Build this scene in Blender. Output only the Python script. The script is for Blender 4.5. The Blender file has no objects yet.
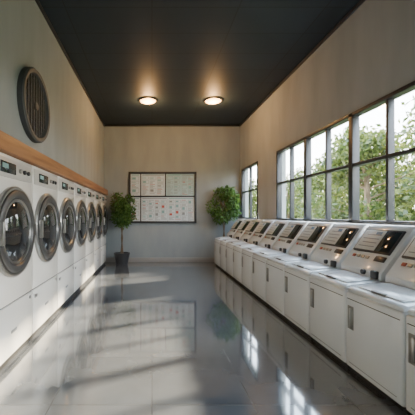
import bpy, bmesh, math, random
import numpy as np
from mathutils import Vector, Matrix
random.seed(4); rng=np.random.default_rng(7)
scene=bpy.context.scene
COL=scene.collection

# ---------------- materials ----------------
def mat(name,col,rough=.5,metal=0,emit=None,es=0,coat=0,spec=.5):
    m=bpy.data.materials.new(name); m.use_nodes=True
    b=m.node_tree.nodes['Principled BSDF']
    b.inputs['Base Color'].default_value=(*col,1)
    b.inputs['Roughness'].default_value=rough
    b.inputs['Metallic'].default_value=metal
    b.inputs['Coat Weight'].default_value=coat
    b.inputs['Specular IOR Level'].default_value=spec
    if emit:
        b.inputs['Emission Color'].default_value=(*emit,1)
        b.inputs['Emission Strength'].default_value=es
    return m
def N(m,t,**k):
    n=m.node_tree.nodes.new(t)
    for a,v in k.items(): setattr(n,a,v)
    return n
def L(m,a,b): m.node_tree.links.new(a,b)
def noise_mat(name,c1,c2,scale,mapscale=(1,1,1),rough=.6,bump=.1,detail=6,lo=.3,hi=.7,rvar=0):
    m=mat(name,c1,rough); b=m.node_tree.nodes['Principled BSDF']
    tc=N(m,'ShaderNodeTexCoord'); mp=N(m,'ShaderNodeMapping'); mp.inputs['Scale'].default_value=mapscale
    nz=N(m,'ShaderNodeTexNoise'); nz.inputs['Scale'].default_value=scale; nz.inputs['Detail'].default_value=detail
    cr=N(m,'ShaderNodeValToRGB'); cr.color_ramp.elements[0].position=lo; cr.color_ramp.elements[1].position=hi
    cr.color_ramp.elements[0].color=(*c1,1); cr.color_ramp.elements[1].color=(*c2,1)
    L(m,tc.outputs['Object'],mp.inputs['Vector']); L(m,mp.outputs['Vector'],nz.inputs['Vector'])
    L(m,nz.outputs['Fac'],cr.inputs['Fac']); L(m,cr.outputs['Color'],b.inputs['Base Color'])
    bp=N(m,'ShaderNodeBump'); bp.inputs['Strength'].default_value=bump; bp.inputs['Distance'].default_value=.02
    L(m,nz.outputs['Fac'],bp.inputs['Height']); L(m,bp.outputs['Normal'],b.inputs['Normal'])
    return m
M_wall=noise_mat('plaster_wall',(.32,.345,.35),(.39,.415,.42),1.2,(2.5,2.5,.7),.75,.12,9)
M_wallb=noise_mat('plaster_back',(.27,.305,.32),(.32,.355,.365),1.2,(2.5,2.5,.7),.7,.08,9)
M_wood=noise_mat('oak_wood',(.26,.11,.045),(.44,.21,.09),3,(6,.5,8),.4,.05)
M_white=mat('white_enamel',(.84,.83,.79),.25,coat=.3)
M_white2=mat('white_enamel_cool',(.80,.84,.87),.25,coat=.3)
M_panel=mat('grey_panel',(.55,.54,.52),.35)
M_dark=mat('dark_plastic',(.03,.032,.035),.35)
M_ring=mat('gunmetal_ring',(.10,.10,.10),.35,.5)
M_chrome=mat('brushed_chrome',(.40,.40,.39),.3,.9)
M_glass=mat('dark_door_glass',(.018,.02,.022),.05,coat=.5)
M_frame=mat('charcoal_frame',(.03,.033,.04),.4)
M_disp=mat('display_screen',(.02,.03,.035),.08)
M_label=mat('pale_label',(.62,.64,.62),.4)
M_blue=mat('blue_mark',(.12,.25,.42),.4)
M_red=mat('red_mark',(.45,.09,.07),.4)
M_teal=mat('teal_mark',(.22,.40,.40),.5)
M_grey=mat('grey_mark',(.25,.27,.28),.5)
M_gap=mat('shadow_gap',(.02,.02,.02),.8)
M_handle=mat('grey_handle',(.22,.22,.21),.35,.3)
M_board=mat('board_paper',(.62,.69,.72),.4)
M_board2=mat('board_paper_cool',(.40,.55,.57),.4)
M_pot=mat('black_pot',(.03,.03,.032),.45)
M_soil=mat('soil',(.05,.03,.02),.9)
M_bark=noise_mat('bark',(.10,.07,.04),(.2,.14,.09),8,(1,1,.3),.85,.4)
M_lamp=mat('lamp_glass',(1,.8,.5),.4,emit=(1,.50,.17),es=12)
M_grill=mat('vent_metal',(.075,.08,.085),.6,0)
M_grillb=mat('vent_inner',(.010,.010,.011),.8)
M_trim=mat('trim_grey',(.33,.32,.30),.5)

def leafmat(name,c1,c2,tr=.4):
    m=bpy.data.materials.new(name); m.use_nodes=True
    nt=m.node_tree; b=nt.nodes['Principled BSDF']; out=nt.nodes['Material Output']
    geo=N(m,'ShaderNodeNewGeometry'); cr=N(m,'ShaderNodeValToRGB')
    cr.color_ramp.elements[0].color=(*c1,1); cr.color_ramp.elements[1].color=(*c2,1)
    L(m,geo.outputs['Random Per Island'],cr.inputs['Fac']); L(m,cr.outputs['Color'],b.inputs['Base Color'])
    b.inputs['Roughness'].default_value=.45
    t=N(m,'ShaderNodeBsdfTranslucent'); L(m,cr.outputs['Color'],t.inputs['Color'])
    mx=N(m,'ShaderNodeMixShader'); mx.inputs[0].default_value=tr
    L(m,b.outputs[0],mx.inputs[1]); L(m,t.outputs[0],mx.inputs[2]); L(m,mx.outputs[0],out.inputs['Surface'])
    return m
M_leaf=leafmat('ficus_leaf',(.04,.11,.025),(.15,.28,.06),.35)
M_tleaf=leafmat('tree_leaf',(.025,.05,.010),(.14,.17,.04),.5)

M_pane=bpy.data.materials.new('window_glass'); M_pane.use_nodes=True
nt=M_pane.node_tree; nt.nodes.remove(nt.nodes['Principled BSDF'])
tr=N(M_pane,'ShaderNodeBsdfTransparent'); gl=N(M_pane,'ShaderNodeBsdfGlossy'); gl.inputs['Roughness'].default_value=.02
mx=N(M_pane,'ShaderNodeMixShader'); mx.inputs[0].default_value=.05; L(M_pane,tr.outputs[0],mx.inputs[1]); L(M_pane,gl.outputs[0],mx.inputs[2])
L(M_pane,mx.outputs[0],nt.nodes['Material Output'].inputs['Surface'])

# floor tiles
M_floor=mat('polished_tile',(.2,.2,.2),.12); b=M_floor.node_tree.nodes['Principled BSDF']
tc=N(M_floor,'ShaderNodeTexCoord'); br=N(M_floor,'ShaderNodeTexBrick'); br.offset=0
br.inputs['Scale'].default_value=1; br.inputs['Brick Width'].default_value=.8; br.inputs['Row Height'].default_value=.8
br.inputs['Mortar Size'].default_value=.004; br.inputs['Mortar Smooth'].default_value=.2
br.inputs['Color1'].default_value=(.125,.14,.16,1); br.inputs['Color2'].default_value=(.15,.165,.185,1); br.inputs['Mortar'].default_value=(.085,.09,.10,1)
nz=N(M_floor,'ShaderNodeTexNoise'); nz.inputs['Scale'].default_value=3; nz.inputs['Detail'].default_value=8
mixc=N(M_floor,'ShaderNodeMix',data_type='RGBA',blend_type='MULTIPLY'); mixc.inputs[0].default_value=.35
L(M_floor,tc.outputs['Object'],br.inputs['Vector']); L(M_floor,tc.outputs['Object'],nz.inputs['Vector'])
L(M_floor,br.outputs['Color'],mixc.inputs[6]); L(M_floor,nz.outputs['Fac'],mixc.inputs[7]); L(M_floor,mixc.outputs[2],b.inputs['Base Color'])
mr=N(M_floor,'ShaderNodeMapRange'); mr.inputs['To Min'].default_value=.04; mr.inputs['To Max'].default_value=.14
L(M_floor,nz.outputs['Fac'],mr.inputs['Value']); L(M_floor,mr.outputs[0],b.inputs['Roughness'])
bp=N(M_floor,'ShaderNodeBump',invert=True); bp.inputs['Strength'].default_value=.15; bp.inputs['Distance'].default_value=.003
L(M_floor,br.outputs['Fac'],bp.inputs['Height']); L(M_floor,bp.outputs['Normal'],b.inputs['Normal'])
b.inputs['Specular IOR Level'].default_value=1.0; b.inputs['IOR'].default_value=1.65; b.inputs['Coat Weight'].default_value=.8; b.inputs['Coat Roughness'].default_value=.04; b.inputs['Coat IOR'].default_value=1.6

# ceiling
M_ceil=mat('ceiling_dark',(.035,.042,.05),.55); b=M_ceil.node_tree.nodes['Principled BSDF']
tc=N(M_ceil,'ShaderNodeTexCoord'); br=N(M_ceil,'ShaderNodeTexBrick'); br.offset=0
br.inputs['Scale'].default_value=1; br.inputs['Brick Width'].default_value=1.2; br.inputs['Row Height'].default_value=.6; br.inputs['Mortar Size'].default_value=.008
br.inputs['Color1'].default_value=(.015,.027,.040,1); br.inputs['Color2'].default_value=(.019,.032,.046,1); br.inputs['Mortar'].default_value=(.009,.014,.02,1)
b.inputs['Roughness'].default_value=.6
L(M_ceil,tc.outputs['Object'],br.inputs['Vector']); L(M_ceil,br.outputs['Color'],b.inputs['Base Color'])
M_grass=noise_mat('lawn',(.05,.08,.02),(.14,.15,.05),2,(1,1,1),.9,.3)

# ---------------- mesh builder ----------------
class MB:
    def __init__(s): s.v=[];s.f=[];s.mi=[];s.mats=[]
    def m(s,mt):
        if mt not in s.mats: s.mats.append(mt)
        return s.mats.index(mt)
    def add(s,vs,fs,mt):
        o=len(s.v); i=s.m(mt); s.v+= [tuple(v) for v in vs]
        for f in fs: s.f.append(tuple(o+k for k in f)); s.mi.append(i)
    def bm(s,bm,mt,M=None):
        if M: bm.transform(M)
        bm.verts.index_update()
        s.add([v.co[:] for v in bm.verts],[[v.index for v in f.verts] for f in bm.faces],mt); bm.free()
    def box(s,lo,hi,mt,bev=0,seg=2,M=None):
        bm=bmesh.new(); bmesh.ops.create_cube(bm,size=1)
        for v in bm.verts:
            v.co=Vector([(lo[k]+hi[k])/2+v.co[k]*(hi[k]-lo[k]) for k in range(3)])
        if bev: bmesh.ops.bevel(bm,geom=bm.edges[:],offset=bev,segments=seg,affect='EDGES',profile=.5)
        s.bm(bm,mt,M)
    def extr(s,prof,y0,y1,mt,bev=0):   # prof list of (x,z), extruded in y
        bm=bmesh.new(); a=[bm.verts.new((x,y0,z)) for x,z in prof]; c=[bm.verts.new((x,y1,z)) for x,z in prof]
        n=len(prof); bm.faces.new(a); bm.faces.new(c[::-1])
        for i in range(n): bm.faces.new((a[i],c[i],c[(i+1)%n],a[(i+1)%n]))
        bmesh.ops.recalc_face_normals(bm,faces=bm.faces)
        if bev: bmesh.ops.bevel(bm,geom=bm.edges[:],offset=bev,segments=2,affect='EDGES',profile=.5)
        s.bm(bm,mt)
    def lathe(s,prof,mt,M=None,n=48):  # prof (r,h) about Z
        vs=[];fs=[]
        for r,h in prof:
            for i in range(n):
                a=2*math.pi*i/n; vs.append((r*math.cos(a),r*math.sin(a),h))
        for j in range(len(prof)-1):
            for i in range(n):
                k=(i+1)%n; fs.append((j*n+i,j*n+k,(j+1)*n+k,(j+1)*n+i))
        if prof[-1][0]>1e-6: fs.append(tuple((len(prof)-1)*n+i for i in range(n)))
        if M: vs=[(M@Vector(v))[:] for v in vs]
        s.add(vs,fs,mt)
    def cyl(s,p0,p1,r0,r1,mt,n=12):
        p0=Vector(p0);p1=Vector(p1); q=(p1-p0).to_track_quat('Z','Y').to_matrix().to_4x4(); l=(p1-p0).length
        s.lathe([(0.0001,0),(r0,0),(r1,l),(.0001,l)],mt,Matrix.Translation(p0)@q,n)
    def mesh(s,name,ang=35):
        me=bpy.data.meshes.new(name); me.from_pydata(s.v,[],s.f)
        for m in s.mats: me.materials.append(m)
        me.polygons.foreach_set('material_index',s.mi); me.polygons.foreach_set('use_smooth',[True]*len(s.f))
        me.set_sharp_from_angle(angle=math.radians(ang)); me.update(); return me
    def obj(s,name,loc=(0,0,0),ang=35,parent=None):
        return put(name,s.mesh(name,ang),loc,parent)
def put(name,me,loc=(0,0,0),parent=None,rz=0,sc=1):
    o=bpy.data.objects.new(name,me); o.location=loc; o.rotation_euler=(0,0,rz); o.scale=(sc,)*3; COL.objects.link(o)
    if parent: o.parent=parent
    return o

# ---------------- room ----------------
XL,XR,YB,YF,H=-1.54,2.81,9.7,-2.5,4.37
AL=-2.45 # alcove back
w=MB(); w.box((-2.7,YF-.2,-.15),(XR+.2,YB+.2,0),M_floor); w.obj('floor')
w=MB(); w.box((-2.7,YF-.2,H),(XR+.2,YB+.2,H+.15),M_ceil); w.obj('ceiling')
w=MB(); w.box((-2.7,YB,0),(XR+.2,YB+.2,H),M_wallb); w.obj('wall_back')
w=MB(); w.box((-2.7,YF-.2,0),(XR+.2,YF,H),M_wall); w.obj('wall_front')
D0,D1=.70,9.44
w=MB()
w.box((XL-.15,D0,2.13),(XL,D1,H),M_wall)
w.box((-2.7,D1,0),(XL,YB,H),M_wall); w.box((-2.7,YF,0),(XL,D0,H),M_wall)
w.box((-2.7,D0,0),(AL,D1,H),M_wall)
w.obj('wall_left')
Z0,Z1=1.38,2.93
ops=[(-1.8,2.0,6),(3.0,6.83,6),(8.06,9.49,2)]  # first opening is an unseen window, added to let in more daylight
w=MB(); X2=XR+.2
w.box((XR,YF,0),(X2,YB,Z0),M_wall); w.box((XR,YF,Z1),(X2,YB,H),M_wall)
edges=[YF]+[e for o in ops for e in o[:2]]+[YB]
for i in range(0,len(edges),2): w.box((XR,edges[i],Z0),(X2,edges[i+1],Z1),M_wall)
w.obj('wall_right')
# windows
ZT=2.2
for wi,(a,b_,n) in enumerate(ops):
    w=MB(); xa,xb=XR-.02,XR+.09; t=.05
    w.box((xa,a,Z0),(xb,a+t,Z1),M_frame,.004); w.box((xa,b_-t,Z0),(xb,b_,Z1),M_frame,.004)
    w.box((xa,a,Z1-t),(xb,b_,Z1),M_frame,.004); w.box((xa,a,Z0),(xb,b_,Z0+t),M_frame,.004)
    w.box((XR-.05,a-.03,Z0-.04),(XR+.09,b_+.03,Z0+.012),M_frame,.004)
    w.box((xa+.01,a,ZT-.022),(xb-.01,b_,ZT+.022),M_frame,.003)
    p=(b_-a)/n
    for k in range(1,n):
        y=a+p*k; hw=.045 if k%2==0 else .02
        w.box((xa+(0 if k%2==0 else .02),y-hw,Z0),(xb-.01,y+hw,Z1),M_frame,.003)
    w.box((XR+.03,a+.02,Z0+.02),(XR+.036,b_-.02,Z1-.02),M_pane)
    w.obj('window_%d'%(wi+1))
# trims
w=MB(); w.box((XL,YB-.02,0),(XR,YB,.14),M_trim,.004); w.obj('baseboard_back')
w=MB(); w.box((XR-.02,YF,0),(XR,YB-.02,.14),M_trim,.004); w.obj('baseboard_right')
w=MB(); w.box((XL,YB-.03,H-.05),(XR,YB,H),M_frame,.004); w.obj('trim_1')
w=MB(); w.box((XL,YF,H-.05),(XL+.03,YB-.03,H),M_frame,.004); w.obj('trim_2')
w=MB(); w.box((XR-.03,YF,H-.05),(XR,YB-.03,H),M_frame,.004); w.obj('trim_3')
w=MB(); w.box((-1.538,D0,2.105),(-1.37,D1,2.27),M_wood,.008); w.obj('wooden_ledge')

# ---------------- dryer ----------------
RX=Matrix.Rotation(math.pi/2,4,'Y')  # z->x
def TX(x,y,z): return Matrix.Translation((x,y,z))@RX
d=MB()
d.box((-.75,-.475,0),(-.04,.475,.09),M_gap)
d.box((-.74,-.478,.05),(-.02,.478,2.08),M_gap)
d.box((-.05,-.476,.08),(0,.476,.60),M_white,.012)
d.box((-.05,-.476,.612),(0,.476,2.095),M_white,.012)
d.box((-.01,-.44,1.87),(.008,.44,2.06),M_panel,.006)
d.box((0,-.30,1.91),(.014,.02,2.02),M_disp,.004)
d.box((.005,-.27,1.955),(.016,-.15,2.0),M_teal,.001)
for k in range(3): d.lathe([(.024,0),(.024,.02),(.018,.026),(0,.026)],M_dark if k else M_chrome,TX(.008,.12+k*.10,1.965),20)
d.box((0,.30,1.925),(.012,.41,2.0),M_label,.002)
T=TX(0,0,1.33)
d.lathe([(.462,0),(.462,.03),(.45,.042),(.43,.042),(.425,.03)],M_chrome,T,64)
d.lathe([(.43,.02),(.42,.055),(.39,.068),(.35,.06),(.33,.035)],M_ring,T,64)
d.lathe([(.338,.03),(.33,.048),(.315,.048),(.305,.03)],M_chrome,T,64)
d.lathe([(.312,.03),(.27,.055),(.2,.075),(.1,.088),(0,.092)],M_glass,T,64)
d.box((.05,-.415,1.22),(.095,-.37,1.44),M_chrome,.012)
d.box((.02,.40,1.26),(.06,.455,1.40),M_ring,.01)
d.box((0,-.43,.50),(.012,-.36,.54),M_chrome,.003)
d.lathe([(.02,0),(.02,.01),(0,.01)],M_chrome,TX(0,.40,.55),16)
d.box((0,-.06,.30),(.006,.06,.33),M_grey,.001)
dm=d.mesh('dryer')
for k in range(-2,7): put('dryer',dm,(-1.42,3.13+.97*k,0))

# ---------------- washer ----------------
w=MB()
w.box((.04,-.33,0),(.84,.33,.07),M_gap)
w.box((0,-.338,.05),(.86,.338,.765),M_white2,.02,3)
w.extr([(.012,.765),(.012,.795),(.04,.812),(.44,.86),(.44,.765)],-.33,.33,M_white2,.008)
lm=Matrix.Translation((.04,0,.812))@Matrix.Rotation(-math.atan2(.048,.40),4,'Y')
w.box((.03,-.26,-.003),(.33,.26,.014),M_white2,.007,M=lm)
w.box((.02,-.08,.0),(.05,.08,.022),M_handle,.006,M=lm)
w.extr([(.36,.80),(.37,.92),(.42,.985),(.68,1.355),(.715,1.39),(.77,1.39),(.86,1.20),(.86,.78)],-.32,.32,M_white2,.012)
# sloped control panel
p0=Vector((.42,0,.985)); p1=Vector((.68,0,1.355)); u=(p1-p0).normalized(); nrm=Vector((-u.z,0,u.x)); S=(p1-p0).length
Mt=Matrix(((u.x,0,nrm.x,p0.x),(0,1,0,0),(u.z,0,nrm.z,p0.z),(0,0,0,1)))
w.box((.13,-.27,-.002),(S-.03,.27,.016),M_dark,.004,M=Mt)
w.box((.15,-.25,.01),(S-.05,-.06,.02),M_disp,.002,M=Mt)
w.box((.15,-.05,.01),(S-.045,.255,.02),M_label,.002,M=Mt)
for k in range(4): w.box((.19+k*.05,-.02,.015),(.20+k*.05,.22-.03*(k%2),.0215),M_grey,M=Mt)
w.box((S-.10,-.01,.015),(S-.065,.07,.022),M_blue,M=Mt)
for k in range(4): w.box((.05,-.03+k*.07,-.002),(.085,.015+k*.07,.010),[M_chrome,M_chrome,M_chrome,M_red][k],.003,M=Mt)
w.box((.04,-.26,-.002),(.10,-.12,.012),M_dark,.004,M=Mt)
w.box((.335,-.29,.86),(.375,-.21,.94),M_dark,.012)
w.lathe([(.03,0),(.026,.025),(0,.027)],M_dark,Matrix.Translation((.37,-.08,.90))@Matrix.Rotation(-math.pi/2,4,'Y'),20)
# front details
w.box((-.006,.22,.42),(.004,.30,.64),M_handle,.004)
w.box((-.02,.24,.44),(-.002,.262,.62),M_chrome,.006)
w.box((-.003,-.31,.70),(.002,.31,.706),M_gap)
w.box((-.004,-.28,.10),(.002,.28,.105),M_grey)
wm=w.mesh('washing_machine')
for k in range(-2,10): put('washing_machine',wm,(1.88,2.27+.345+.69*k,0))

# ---------------- wall vent ----------------
v=MB(); T=RX.copy()
v.lathe([(.46,0),(.46,.06),(.44,.08),(.40,.075),(.385,.03)],M_grill,T,64)
v.lathe([(.39,.004),(0.0,.006)],M_grillb,T,64)
for k in range(-5,6):
    z=k*.068; hw=math.sqrt(max(.39**2-z*z,0))
    v.box((-.016,-hw,-.004),(.016,hw,.004),M_grill,M=Matrix.Translation((.03,0,z))@Matrix.Rotation(.9,4,'Y'))
for k in range(-4,5):
    y=k*.085; hw=math.sqrt(max(.39**2-y*y,0))
    v.box((.034,y-.007,-hw),(.05,y+.007,hw),M_grill)
v.lathe([(.05,.03),(.05,.06),(0,.065)],M_grill,T,24)
v.obj('round_wall_vent',(XL,3.92,2.90))

# ---------------- notice board ----------------
nb=MB(); x0,x1,z0,z1=-.74,1.41,1.24,2.87; yb=YB-.002
nb.box((x0,yb-.03,z0),(x1,yb,z1),M_frame,.004)
t=.065
for (a,c,e,f) in [(x0,x1,z1-t,z1),(x0,x1,z0,z0+t),(x0,x0+t,z0,z1),(x1-t,x1,z0,z1)]: nb.box((a,yb-.07,e),(c,yb-.02,f),M_frame,.005)
zm=2.09; nb.box((x0,yb-.05,zm-.025),(x1,yb-.02,zm+.025),M_frame,.003)
nb.box((.415,yb-.05,zm),(.445,yb-.02,z1),M_frame,.003); nb.box((-.37,yb-.05,z0),(-.345,yb-.02,z1),M_frame,.003)
def panel(a,c,e,f,m): nb.box((a,yb-.036,e),(c,yb-.028,f),m)
def mk(a,c,e,f,m): nb.box((a,yb-.040,e),(c,yb-.035,f),m)
panels=[(-.68,-.375,2.115,2.81,M_board),(-.34,.41,2.115,2.81,M_board),(.45,.92,2.115,2.81,M_board2),(.925,1.35,2.115,2.81,M_board2),
        (-.68,-.375,1.30,2.065,M_board),(-.34,.50,1.30,2.065,M_board),(.505,1.35,1.30,2.065,M_board)]
for (a,c,e,f,m) in panels:
    panel(a,c,e,f,m)
    mk(a+.03,c-.03,f-.055,f-.03,random.choice([M_teal,M_grey,M_grey]))
    ncol=max(1,int((c-a)/.20)); cw=(c-a-.04)/ncol
    for i in range(ncol):
        z=f-.09; xa=a+.02+i*cw
        while z>e+.04:
            q=random.random()
            if q<.4 and z>e+.16:
                h=random.uniform(.06,.14); ww=cw-.03
                mk(xa+.01,xa+.01+ww,z-h,z-h+.008,M_grey); mk(xa+.01,xa+.01+ww,z-.008,z,M_grey)
                mk(xa+.01,xa+.018,z-h,z,M_grey); mk(xa+ww,xa+ww+.008,z-h,z,M_grey)
                mk(xa+.03,xa+.03+ww*.5,z-h+.025,z-.025,random.choice([M_teal,M_grey,M_board2,M_teal,M_red]))
                z-=h+.03
            else:
                mk(xa+.01,xa+cw*random.uniform(.4,.95),z-.013,z,M_red if q>.9 else M_grey); z-=.034
nb.obj('notice_board')

# ---------------- ceiling lights ----------------
for i,(x,y) in enumerate([(-.10,7.6),(1.53,7.6)]):
    l=MB(); F=Matrix.Rotation(math.pi,4,'X')
    l.lathe([(.24,0),(.24,.02),(.225,.03),(.20,.03),(.195,.015)],M_dark,F,40)
    l.lathe([(.20,.015),(.18,.035),(.12,.055),(0,.065)],M_lamp,F,40)
    o=l.obj('ceiling_light',(x,y,H))
    ld=bpy.data.lights.new('bulb','POINT'); ld.energy=60; ld.color=(1,.55,.22); ld.shadow_soft_size=.09
    lo=bpy.data.objects.new('bulb',ld); COL.objects.link(lo); lo.parent=o; lo.location=(0,0,-.18)

# ---------------- leaves ----------------
def leaves(mb,pts,size,mt,asp=.42,droop=-.3):
    for p in pts:
        d_=rng.normal(size=3); d_[2]+=droop; d_/=np.linalg.norm(d_)
        q=rng.normal(size=3); sd=np.cross(d_,q); sd/=np.linalg.norm(sd)+1e-9; up=np.cross(sd,d_)
        s=size*rng.uniform(.7,1.25); p=np.array(p)
        a=p; b=p+d_*s*.45+sd*s*asp*.5+up*s*.08; c=p+d_*s; e=p+d_*s*.45-sd*s*asp*.5+up*s*.08
        mb.add([a,b,c,e],[(0,1,2),(0,2,3)],mt)
def blob(n,c,r):
    out=[]
    while len(out)<n:
        v=rng.normal(size=3); v/=np.linalg.norm(v); rr=rng.uniform(.25,1)**.5
        out.append([c[k]+v[k]*rr*r[k] for k in range(3)])
    return out
def ficus(name,loc,pot_r,pot_h,crown_z,cr,n,ymax=9,xmin=-9):
    p=MB()
    p.lathe([(.001,0),(pot_r*.72,0),(pot_r*.98,pot_h*.9),(pot_r,pot_h*.9),(pot_r,pot_h),(pot_r*.88,pot_h),(pot_r*.86,pot_h*.88)],M_pot,None,32)
    p.lathe([(pot_r*.88,pot_h*.88),(.001,pot_h*.9)],M_soil,None,32)
    zb=pot_h*.85
    for sgn in (-1,1):
        pts=[(sgn*.03,0,zb),(sgn*-.015,.02,zb+(crown_z-zb)*.35),(sgn*.035,-.01,zb+(crown_z-zb)*.7),(sgn*.06,0,crown_z)]
        for i in range(3): p.cyl(pts[i],pts[i+1],.022-.003*i,.019-.003*i,M_bark,8)
    for k in range(16):
        a=rng.uniform(0,6.28); z=crown_z+rng.uniform(-.25,.6)*cr[2]
        st=(0.03*math.cos(a),.03*math.sin(a),min(z-.15,crown_z)); e=(cr[0]*.75*math.cos(a),min(cr[1]*.75*math.sin(a),ymax),z+.1)
        p.cyl(st,e,.011,.004,M_bark,6)
    for k in range(14):
        v=rng.normal(size=3); v/=np.linalg.norm(v)
        c=[v[0]*cr[0]*.62,v[1]*cr[1]*.62,crown_z+v[2]*cr[2]*.62]
        pts=[q for q in blob(n//14,c,[cr[0]*.45,cr[1]*.45,cr[2]*.42]) if q[1]<ymax-.1 and q[0]>xmin+.13]
        leaves(p,pts,.11,M_leaf)
    return p.obj(name,loc)
ficus('potted_ficus_tree',(-.91,9.2,0),.24,.36,1.72,(.47,.38,.64),2600,9,-.42)
ficus('potted_ficus_tree',(2.24,9.45,0),.19,.36,1.80,(.50,.30,.62),2600,.2)

# outdoor trees
def tree(seed):
    global rng
    rng=np.random.default_rng(seed); t=MB()
    t.cyl((0,0,0),(.1,0,1.6),.16,.11,M_bark,10); t.cyl((.1,0,1.6),(0,.1,3.6),.11,.05,M_bark,8)
    for k in range(26):
        a=rng.uniform(0,6.28); r=rng.uniform(.5,1.5); z=rng.uniform(1.2,4.4)
        if z>3.6: r*=.6
        c=(r*math.cos(a),r*math.sin(a),z)
        t.cyl((.05,.05,min(z*.8,3.3)),c,.035,.012,M_bark,5)
        leaves(t,blob(190,c,(.65,.65,.55)),.19,M_tleaf,.55)
    return t.mesh('tree')
tms=[tree(11),tree(12),tree(13)]
tp=[(8.5,8.0),(8.0,11.2),(10.6,13.6),(9.0,15.8),(11.8,19),(9.6,21.5),(12,24.5),(8.6,27),(11,31),(9,35),(13.5,16),(14.5,22),(15,29),(11.5,10.2),(14,12.5),(9,3.5),(10,-1),(8.4,38),(6.5,32)]
for i,(x,y) in enumerate(tp): put('tree',tms[i%3],(x,y,-.18),rz=i*1.3,sc=random.uniform(.9,1.15))
g=MB(); g.box((3.02,-30,-.4),(60,70,-.2),M_grass); g.obj('lawn')

# ---------------- light ----------------
sd=bpy.data.lights.new('sun','SUN'); sd.energy=36; sd.angle=.045; sd.color=(1,.84,.60)
so=bpy.data.objects.new('sun',sd); COL.objects.link(so)
so.rotation_euler=Vector((.8,.36,.49)).to_track_quat('Z','Y').to_euler()
wd=bpy.data.worlds.new('world'); scene.world=wd; wd.use_nodes=True
n=wd.node_tree.nodes; bg=n['Background']
tc=n.new('ShaderNodeTexCoord'); sx=n.new('ShaderNodeSeparateXYZ'); cr=n.new('ShaderNodeValToRGB')
cr.color_ramp.elements[0].position=0; cr.color_ramp.elements[0].color=(1,.97,.90,1)
cr.color_ramp.elements[1].position=.6; cr.color_ramp.elements[1].color=(.62,.80,1,1)
wd.node_tree.links.new(tc.outputs['Generated'],sx.inputs[0]); wd.node_tree.links.new(sx.outputs['Z'],cr.inputs['Fac'])
wd.node_tree.links.new(cr.outputs['Color'],bg.inputs['Color']); bg.inputs['Strength'].default_value=19
for i,(a,b_,k) in enumerate(ops):
    pd=bpy.data.lights.new('window_portal','AREA'); pd.shape='RECTANGLE'; pd.size=Z1-Z0; pd.size_y=b_-a; pd.cycles.is_portal=True
    po=bpy.data.objects.new('window_portal',pd); COL.objects.link(po); po.location=(XR+.15,(a+b_)/2,(Z0+Z1)/2)
    po.rotation_euler=(0,math.radians(90),0)

# ---------------- camera ----------------
cd=bpy.data.cameras.new('camera'); cd.sensor_width=36; cd.lens=304/415*36
cd.shift_x=(207.5-152)/415; cd.shift_y=(215-207.5)/415; cd.clip_start=.05
co=bpy.data.objects.new('camera',cd); COL.objects.link(co); co.location=(0,0,1.5); co.rotation_euler=(math.pi/2,0,0)
scene.camera=co
